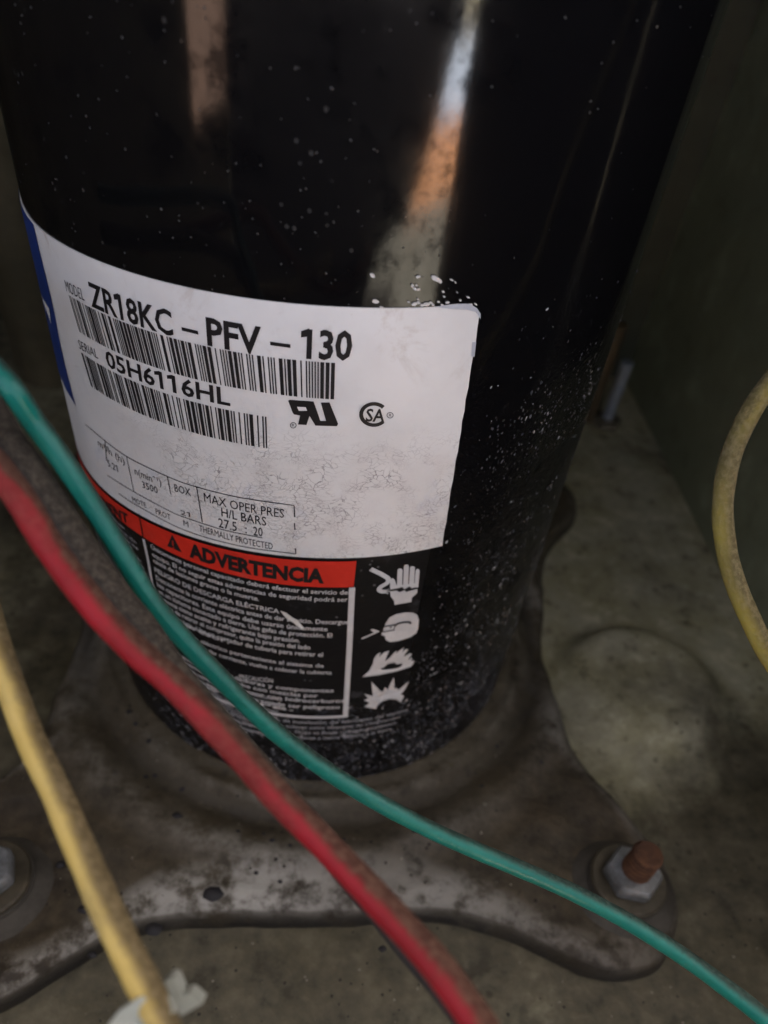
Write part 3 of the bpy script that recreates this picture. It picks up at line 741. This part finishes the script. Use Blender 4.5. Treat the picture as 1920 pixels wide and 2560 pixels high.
# Spanish lines: right-hand baseline pixel and the words
thL = on_shell(376, 1367)[0]+.01
th_full = on_shell(873, 1483)[0]
rows = [(873, 1483, 'Únicamente personal capacitado deberá efectuar el servicio del'), (869, 1501, 'equipo. El no seguir estas advertencias de seguridad podrá ser'), (649, 1500, 'causa de lesiones graves o la muerte.'),
        (699, 1531, 'PELIGRO DE DESCARGA ELÉCTRICA'), (871, 1557, 'Desconecte la corriente eléctrica antes de dar servicio. Descargue'), (819, 1575, 'los capacitores. Este equipo debe usarse únicamente'),
        (830, 1591, 'en un sistema conectado a tierra. Use gafas de protección. El'), (751, 1604, 'sistema tiene aceite y refrigerante bajo presión.'), (776, 1621, 'Antes de retirar el compresor, quite la presión del lado'),
        (807, 1639, 'de alta y baja. Use un cortador de tubería para retirar el'), (575, 1607, 'compresor.'), (809, 1666, 'Todo equipo eléctrico perteneciente al sistema de'), (829, 1683, 'control. Antes de dar corriente, vuelva a colocar la cubierta'),
        (834, 1728, 'Use guantes en soldaduras y componentes'), (795, 1741, 'que queman. No pruebe con mezclas por'), (861, 1753, 'aire. No use el compresor con hidrocarburos'), (849, 1769, 'no autorizados. El sistema puede ser peligroso'), (735, 1775, 'si se abre.')]
mb = MB()
for px, py, s in rows:
    tb, zb = on_shell(px, py); za = zb+(zred(thL)-zred(tb))
    bold = .015 if not s.isupper() else .016
    text(mb, s, (thL, za), (tb, zb), 11.0 if py < 1640 else 9.5, bold=bold, label=True)
text(mb, 'PRECAUCIÓN', (600, 1693), (683, 1704), 10, bold=.012)
mb.build('warning_text', MT['white'], warn)
# French column on the far left, worn
mb = MB(); fr = ['Seul un personnel qualifié doit effectuer', "l'entretien de cet appareil. Le non respect de", 'ces consignes peut causer des blessures', "DANGER D'ÉLECTROCUTION", 'Couper le courant avant tout travail. Décharger', "les condensateurs. N'utiliser cet appareil que",
                  'sur un réseau mis à la terre. Lunettes', "L'appareil contient huile et frigorigène", 'sous pression. Vider les deux côtés', 'avant de déposer le compresseur', 'Employer un coupe tube', 'Remettre le couvercle avant', 'de rétablir le courant.']
thF = fl[0][0]-.05
q0 = on_shell(873, 1483); z0 = q0[1]-zred(q0[0])
for i, s in enumerate(fr):
    zc = lambda th: zred(th)+z0-i*.0265
    tb = thF - (.0 if i % 3 else .05)+.06*i/12
    text(mb, s, (-1.45, zc(-1.45)), (tb, zc(tb)), 8.5, bold=.015, label=True)
# small print under the frame
fine = ['Read the installation guide before starting the unit. Para más información lea la guía de instalación del fabricante del equipo', 'Consulter le guide. Keep this label readable at all times. No retire esta etiqueta. Ne pas enlever cette étiquette du compresseur',
        'Use only the oil and refrigerant named on the unit. Use solo aceite y refrigerante indicados. Huile et fluide indiqués seulement', 'Wear goggles and gloves. Use gafas y guantes. Porter lunettes et gants. Ground the unit. Conecte a tierra. Mettre à la terre']
for i, s in enumerate(fine):
    qz = on_shell(870, 1806+i*12.5); zz = lambda th: zred(th)+qz[1]-zred(qz[0])
    te = on_shell(1012-i*9, 1785)[0]
    h = len(s)//2; tm = -.42
    text(mb, s[:h], (-1.1, zz(-1.1)), (tm-.01, zz(tm)), 8.0, bold=.012, label=True)
    text(mb, s[h:], (tm, zz(tm)), (te, zz(te)), 8.0, bold=.012, label=True)
# continuation left of the lower frame
for i in range(7):
    qz = on_shell(425, 1650+i*14); s = fr[i+2]
    text(mb, s, (qz[0]+.02, qz[1]), (qz[0]+.50, zred(qz[0]+.5)+qz[1]-zred(qz[0])), 8.5, bold=.015, label=True)
mb.build('small_print', MT['grey'], warn)
# hazard pictures
g = lambda x, y: (640+x*.2773, 1380+y*.2773)
m = MB()
ribbon(m, smoothpx([g(*p) for p in [(1030, 143), (1090, 172), (1150, 203), (1188, 232), (1180, 268), (1125, 302), (1108, 328), (1130, 346), (1168, 346)]], 4), 9.5)
for a in [((1160, 345), (1195, 325)), ((1165, 348), (1205, 345)), ((1160, 350), (1188, 368))]: ribbon(m, [g(*p) for p in a], 2.0)
def finger(x0, x1, yt, yb, sh): pxpoly(m, [(x0-sh, yb), (x0, yt+16), (x0+6, yt+5), ((x0+x1)/2, yt), (x1-6, yt+5), (x1, yt+16), (x1-sh, yb)], O2, g)
finger(1272, 1318, 138, 300, 6); finger(1329, 1374, 103, 300, 8); finger(1383, 1428, 118, 300, 10); finger(1434, 1470, 143, 310, 12)
pxpoly(m, [(1205, 255), (1212, 232), (1230, 225), (1246, 240), (1262, 288), (1262, 320), (1205, 328)], O2, g)
pxpoly(m, [(1250, 292), (1456, 270), (1450, 300), (1400, 318), (1380, 300), (1330, 326), (1318, 305), (1250, 322)], O2, g)
pxpoly(m, [(1205, 345), (1262, 338), (1290, 352), (1335, 335), (1350, 352), (1450, 322), (1448, 360), (1400, 402), (1396, 440), (1245, 468), (1240, 430), (1210, 390)], O2, g)
m.build('shock_symbol', MT['white'], warn)
m = MB()
pxpoly(m, [(1165, 632), (1200, 580), (1260, 550), (1340, 534), (1410, 536), (1450, 560), (1462, 600), (1456, 680), (1440, 722), (1390, 757), (1280, 792), (1205, 802), (1166, 782), (1158, 747), (1125, 738), (1136, 706)], O2, g)
ribbon(m, [g(950, 772), g(1030, 738), g(1110, 700)], 4); pxpoly(m, [(1025, 690), (1060, 684), (1100, 700), (1060, 716), (1045, 705)], O2, g)
face = m.build('goggles_symbol', MT['white'], warn)
m = MB()
ribbon(m, [g(*p) for p in [(1120, 665), (1245, 642), (1240, 690), (1140, 708), (1135, 668)]], 2.6, O3); ribbon(m, [g(*p) for p in [(1243, 655), (1275, 632), (1330, 620), (1378, 618), (1388, 634)]], 4, O3)
ribbon(m, arc(*g(1210, 665), 1, 1, 0, 360, 8), 2, O3); ribbon(m, [g(1105, 700), g(1140, 680)], 5, O3)
m.build('goggles_line', MT['ink'], warn)
m = MB()
pxpoly(m, [(955, 1118), (1015, 1065), (1050, 1000), (1058, 955), (1085, 915), (1122, 893), (1105, 940), (1150, 895), (1198, 878), (1175, 930), (1160, 975), (1205, 940), (1240, 900), (1265, 878), (1257, 905), (1300, 870), (1332, 848), (1312, 900), (1345, 865), (1370, 868), (1335, 915), (1330, 935), (1385, 903), (1402, 912), (1362, 963), (1402, 942), (1396, 972), (1422, 968), (1412, 1000), (1390, 1025), (1280, 1060), (1100, 1100)], O2, g)
m.build('flame_symbol', MT['white'], warn)
m = MB()
pxpoly(m, [(1080, 1405), (1020, 1395), (973, 1385), (1020, 1350), (968, 1325), (1010, 1310), (973, 1268), (1050, 1290), (1038, 1158), (1115, 1240), (1140, 1250), (1160, 1208), (1185, 1235), (1200, 1190), (1240, 1118), (1245, 1225), (1266, 1213), (1276, 1235), (1310, 1210), (1377, 1153), (1335, 1235), (1300, 1270), (1332, 1290), (1300, 1345), (1260, 1320), (1190, 1315), (1130, 1340), (1095, 1370)], O2, g)
m.build('burst_symbol', MT['white'], warn)
f4 = lambda x, y: (600+x*.3858, 1140+y*.3858)
m = MB(); pxpoly(m, [(262, 992), (300, 1005), (340, 1035), (372, 1052), (418, 1106), (395, 1110), (345, 1068), (300, 1040)], O3, f4)
m.build('scratch', MT['chip'], warn)

# ------------------------------------------------------------------ bolts at the feet
GRP = 'bolts holding the mounting plate'
def bolt(x, y, label, z=PZ-.05, rusty=True, tilt=(0, 0)):
    t = thing('mounting_bolt', label, 'bolt', (x, y, z), GRP)
    m = MB(); m.lathe([(.0, z-.08), (.21, z-.08), (.235, z-.05), (.235, z+.01), (.20, z+.035), (.165, z+.06), (.165, z+.085), (.0, z+.085)], 40, (x, y)); m.build('grommet', MT['rubber'], t, smooth=True)
    z1 = z+.085
    m = MB(); m.lathe([(.05, z1), (.152, z1+.001), (.160, z1+.008), (.160, z1+.022), (.152, z1+.030), (.05, z1+.030)], 48, (x, y)); m.build('washer', MT['washer'], t, smooth=True)
    z2 = z1+.031
    m = MB(); n = 6
    def hexr(a, f): 
        a = (a+R_(12)) % R_(60)-R_(30); return f/math.cos(a)
    for k, (fr_, zz) in enumerate([(.055, z2), (.098, z2), (.104, z2+.01), (.104, z2+.062), (.094, z2+.078), (.062, z2+.080)]):
        for i in range(48):
            a = 2*math.pi*i/48; r = hexr(a, fr_) if .09 < fr_ else fr_
            if k == 4: r = min(r, .104)
            m.v.append((x+r*math.cos(a), y+r*math.sin(a), zz))
    for j in range(5):
        for i in range(48): m.f.append((j*48+i, j*48+(i+1) % 48, (j+1)*48+(i+1) % 48, (j+1)*48+i))
    m.build('nut', MT['zinc'], t, smooth=True)
    m = MB(); prof = [(.0, z2-.02), (.052, z2-.02)]; zz = z2; top = z2+.215
    while zz < top:
        prof += [(.062, zz), (.044, zz+.013)]; zz += .026
    prof += [(.058, top), (.050, top+.012), (.0, top+.014)]
    m.lathe(prof, 28, (x, y)); m.build('stud', MT['rust'], t, smooth=True, attrs={'groove_shade': [1.0 if abs(r_-.044) < 1e-6 else (.35 if z_ > top+.01 else 0.0) for r_, z_ in prof for _ in range(28)]})
    return t
p = on_level(1573, 2196, PZ+.06)
bolt(p[0], p[1], 'rusty bolt with grey nut beside the green wire, right front foot of the compressor plate')
p = on_level(-35, 2195, PZ+.06)
bolt(p[0], p[1], 'dirty washer and bolt left of the yellow wire, cut by the photo edge')
# stud and tube standing in the far corner of the pan
a = on_level(1512, 1062, FLOOR); 
t = thing('threaded_rod', 'bright thin metal rod upright in the far corner right of the compressor', 'rod', a)
dirv = at_depth(1566, 908, 1.0)-CAM
# height where the vertical line through a passes the photographed top
best = min(((abs(to_px((a[0], a[1], FLOOR+h))[1]-905), h) for h in np.linspace(.1, 2.0, 200)))
H = best[1]
m = MB(); prof = [(.0, FLOOR)]; zz = FLOOR
while zz < FLOOR+H: prof += [(.050, zz), (.043, zz+.012)]; zz += .024
prof += [(.052, FLOOR+H), (.0, FLOOR+H+.005)]
m.lathe(prof, 20, (a[0], a[1])); m.build('rod', mat_plain('bright_zinc', (.20, .225, .235), (.30, .33, .34), .5, .1, 120, .3), t, smooth=True)
m = MB(); m.lathe([(.0, FLOOR), (.12, FLOOR), (.12, FLOOR+.07), (.0, FLOOR+.07)], 6, (a[0], a[1])); m.build('nut', MT['washer'], t)
b = on_level(1462, 1045, FLOOR)
m = MB(); m.tube([(b[0], b[1], FLOOR), (b[0], b[1], FLOOR+.45), (b[0], b[1], FLOOR+.80)], .085, 18)
tag(m.build('copper_tube', MT['copper'], smooth=True, origin=b), 'brown tarnished tube partly hidden behind the compressor, left of the thin rod', 'tube')

for k_, (px_, py_, dd, rr_, hh) in enumerate([(18, 620, 5.2, .16, 3.4), (118, 900, 5.6, .20, 3.0)]):
    b = at_depth(px_, py_, dd); m = MB(); m.tube([(b[0], b[1], FLOOR), (b[0], b[1], FLOOR+hh*.5), (b[0], b[1], FLOOR+hh)], rr_, 20)
    tag(m.build('pipe', MT['pipe'], smooth=True, origin=(b[0], b[1], FLOOR)), ['blurred brown pipe at the left edge, level with the top of the label', 'wide brown pipe standing between the green wire and the left side of the compressor'][k_], 'pipe')
# ------------------------------------------------------------------ wires
def wire(name, pts, rad, mat, label, n=12):
    P = [at_depth(*p) for p in pts]; sd_ = len(label)*1.7
    Q = [q+.006*np.array(mnoise.noise_vector(Vector(q*3.0)+Vector((sd_, 0, 0))))+.0016*np.array(mnoise.noise_vector(Vector(q*11.0))) for q in spline(P, n)]
    m = MB(); m.tube(Q, lambda t: rad*(1+.035*mnoise.noise(Vector((t*26, sd_, 0)))+.02*mnoise.noise(Vector((t*90, sd_, 3)))), 22)
    return tag(m.build(name, mat, smooth='all', origin=tuple(P[0])), label, 'wire')
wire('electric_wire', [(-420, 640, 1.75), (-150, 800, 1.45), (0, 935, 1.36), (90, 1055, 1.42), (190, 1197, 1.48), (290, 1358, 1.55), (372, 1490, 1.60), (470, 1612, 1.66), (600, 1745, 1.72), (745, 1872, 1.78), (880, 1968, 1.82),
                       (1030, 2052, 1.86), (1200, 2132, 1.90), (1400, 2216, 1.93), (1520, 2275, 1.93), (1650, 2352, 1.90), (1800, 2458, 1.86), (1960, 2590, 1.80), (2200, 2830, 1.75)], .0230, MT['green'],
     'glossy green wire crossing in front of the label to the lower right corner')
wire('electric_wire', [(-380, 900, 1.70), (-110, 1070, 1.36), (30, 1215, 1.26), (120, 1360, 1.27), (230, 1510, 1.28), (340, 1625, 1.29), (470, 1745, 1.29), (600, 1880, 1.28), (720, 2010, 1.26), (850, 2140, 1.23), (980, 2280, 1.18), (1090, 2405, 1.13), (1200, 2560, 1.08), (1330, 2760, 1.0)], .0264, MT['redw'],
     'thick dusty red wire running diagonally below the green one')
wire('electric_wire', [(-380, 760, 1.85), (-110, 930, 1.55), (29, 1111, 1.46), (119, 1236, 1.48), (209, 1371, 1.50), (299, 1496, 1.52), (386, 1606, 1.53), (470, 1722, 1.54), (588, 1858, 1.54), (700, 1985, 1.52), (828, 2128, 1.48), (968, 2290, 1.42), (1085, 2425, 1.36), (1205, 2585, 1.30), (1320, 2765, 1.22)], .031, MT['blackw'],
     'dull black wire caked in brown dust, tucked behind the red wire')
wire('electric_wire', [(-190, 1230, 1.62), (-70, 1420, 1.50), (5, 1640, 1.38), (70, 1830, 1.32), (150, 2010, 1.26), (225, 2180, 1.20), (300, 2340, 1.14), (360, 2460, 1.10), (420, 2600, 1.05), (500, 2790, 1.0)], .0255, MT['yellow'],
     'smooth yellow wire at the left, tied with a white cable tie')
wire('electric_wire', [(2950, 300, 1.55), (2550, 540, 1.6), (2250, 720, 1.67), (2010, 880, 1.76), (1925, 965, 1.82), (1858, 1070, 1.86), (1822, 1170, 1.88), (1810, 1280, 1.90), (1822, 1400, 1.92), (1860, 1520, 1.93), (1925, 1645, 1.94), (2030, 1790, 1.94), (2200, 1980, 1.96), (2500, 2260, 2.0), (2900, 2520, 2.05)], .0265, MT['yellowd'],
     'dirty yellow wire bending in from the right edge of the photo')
# cable tie round the yellow wire
p0 = at_depth(392, 2535, 1.078); p1 = at_depth(345, 2430, 1.12)
ax = p0-p1; ax /= np.linalg.norm(ax)
tie = thing('cable_tie', 'off-white nylon cable tie round the left yellow wire at the bottom edge', 'cable tie', tuple(p0))
e1 = RIGHT-ax*(RIGHT@ax); e1 /= np.linalg.norm(e1); e2 = np.cross(ax, e1)
m = MB()
def tie_band(u, v):
    a = 2*math.pi*u; prof_ = [(.0275, -.013), (.031, -.013), (.031, .013), (.0275, .013), (.0275, -.013)][int(round(v*4))]
    return tuple(p0+ax*(prof_[1]+.012*math.sin(a))+prof_[0]*(math.cos(a)*e1+math.sin(a)*e2))
m.grid(tie_band, 36, 4, closed=True); m.build('band', MT['nylon'], tie, smooth=True)
def tie_part(pts, name, dep=.014):
    m = MB(); k = len(pts)
    f_ = [at_depth(x, y, d) for x, y, d in pts]; b_ = [q+FWD*dep for q in f_]
    tri = tessellate_polygon([[Vector((x, -y, 0)) for x, y, d in pts]])
    m.add([tuple(q) for q in f_], [tuple(t_) for t_ in tri]); m.add([tuple(q) for q in b_], [tuple(reversed(t_)) for t_ in tri])
    m.add([tuple(q) for q in f_+b_], [(i, (i+1) % k, k+(i+1) % k, k+i) for i in range(k)])
    m.build(name, MT['nylon'], tie)
fz = lambda x, y, d: (x*.3858, 1900+y*.3858, d)
tie_part([fz(*q) for q in [(700, 1720, 1.05), (760, 1640, 1.05), (860, 1570, 1.055), (920, 1535, 1.06), (975, 1560, 1.06), (985, 1640, 1.06), (960, 1720, 1.055), (900, 1900, 1.05), (640, 1900, 1.04)]], 'tail')
tie_part([fz(*q) for q in [(1060, 1440, 1.13), (1100, 1412, 1.13), (1140, 1425, 1.13), (1165, 1490, 1.13), (1180, 1530, 1.13), (1215, 1515, 1.13), (1245, 1520, 1.13), (1312, 1580, 1.13), (1250, 1615, 1.13), (1170, 1660, 1.13), (1145, 1620, 1.13), (1110, 1540, 1.13)]], 'head', .03)

# grit lying on the pan and on the plate
rg = random.Random(5)
for nm, mt, cnt, lbl in (('grit', mat_plain('dark_grit', (.015, .013, .010), (.035, .03, .022), .9, 0, 200), 1100, 'dark dirt crumbs scattered on the plate and the pan'),
                         ('grit', mat_plain('pale_grit', (.14, .125, .09), (.30, .28, .22), .8, 0, 200), 520, 'pale grains of sand scattered on the plate and the pan')):
    m = MB(); k = 0
    while k < cnt:
        x = rg.uniform(-1.9, 2.6); y = rg.uniform(-2.5, 1.4); r = math.hypot(x, y); a = math.atan2(y, x)
        if r < 1.03: continue
        if rg.random() > .25+.75*(y < -1.2): continue
        ro = r_out(a)
        if ro-.03 < r < ro+.05: continue
        z = PZ+plate_h(r) - (.045*max(0, 1-(ro-r)/.10)**2) if r < ro else pan_z(x, y)
        if r < ro:
            for fx, fy in FEET: z -= .03*max(0, min(1, (.40-math.hypot(x-fx, y-fy))/.12))
        s_ = rg.choice((.003, .004, .004, .005, .007, .010))*(.8 if mt.name.startswith('pale') else 1)
        n = 5; base = [(x+s_*rg.uniform(.6, 1.2)*math.cos(6.283*i/n), y+s_*rg.uniform(.6, 1.2)*math.sin(6.283*i/n), z-.002) for i in range(n)]
        top = (x, y, z+s_*rg.uniform(.3, .9)); k0 = len(m.v); m.v += base+[top]; m.f += [(k0+i, k0+(i+1) % n, k0+n) for i in range(n)]; k += 1
    tag(m.build(nm, mt, smooth='all'), lbl, 'grit', kind='stuff')
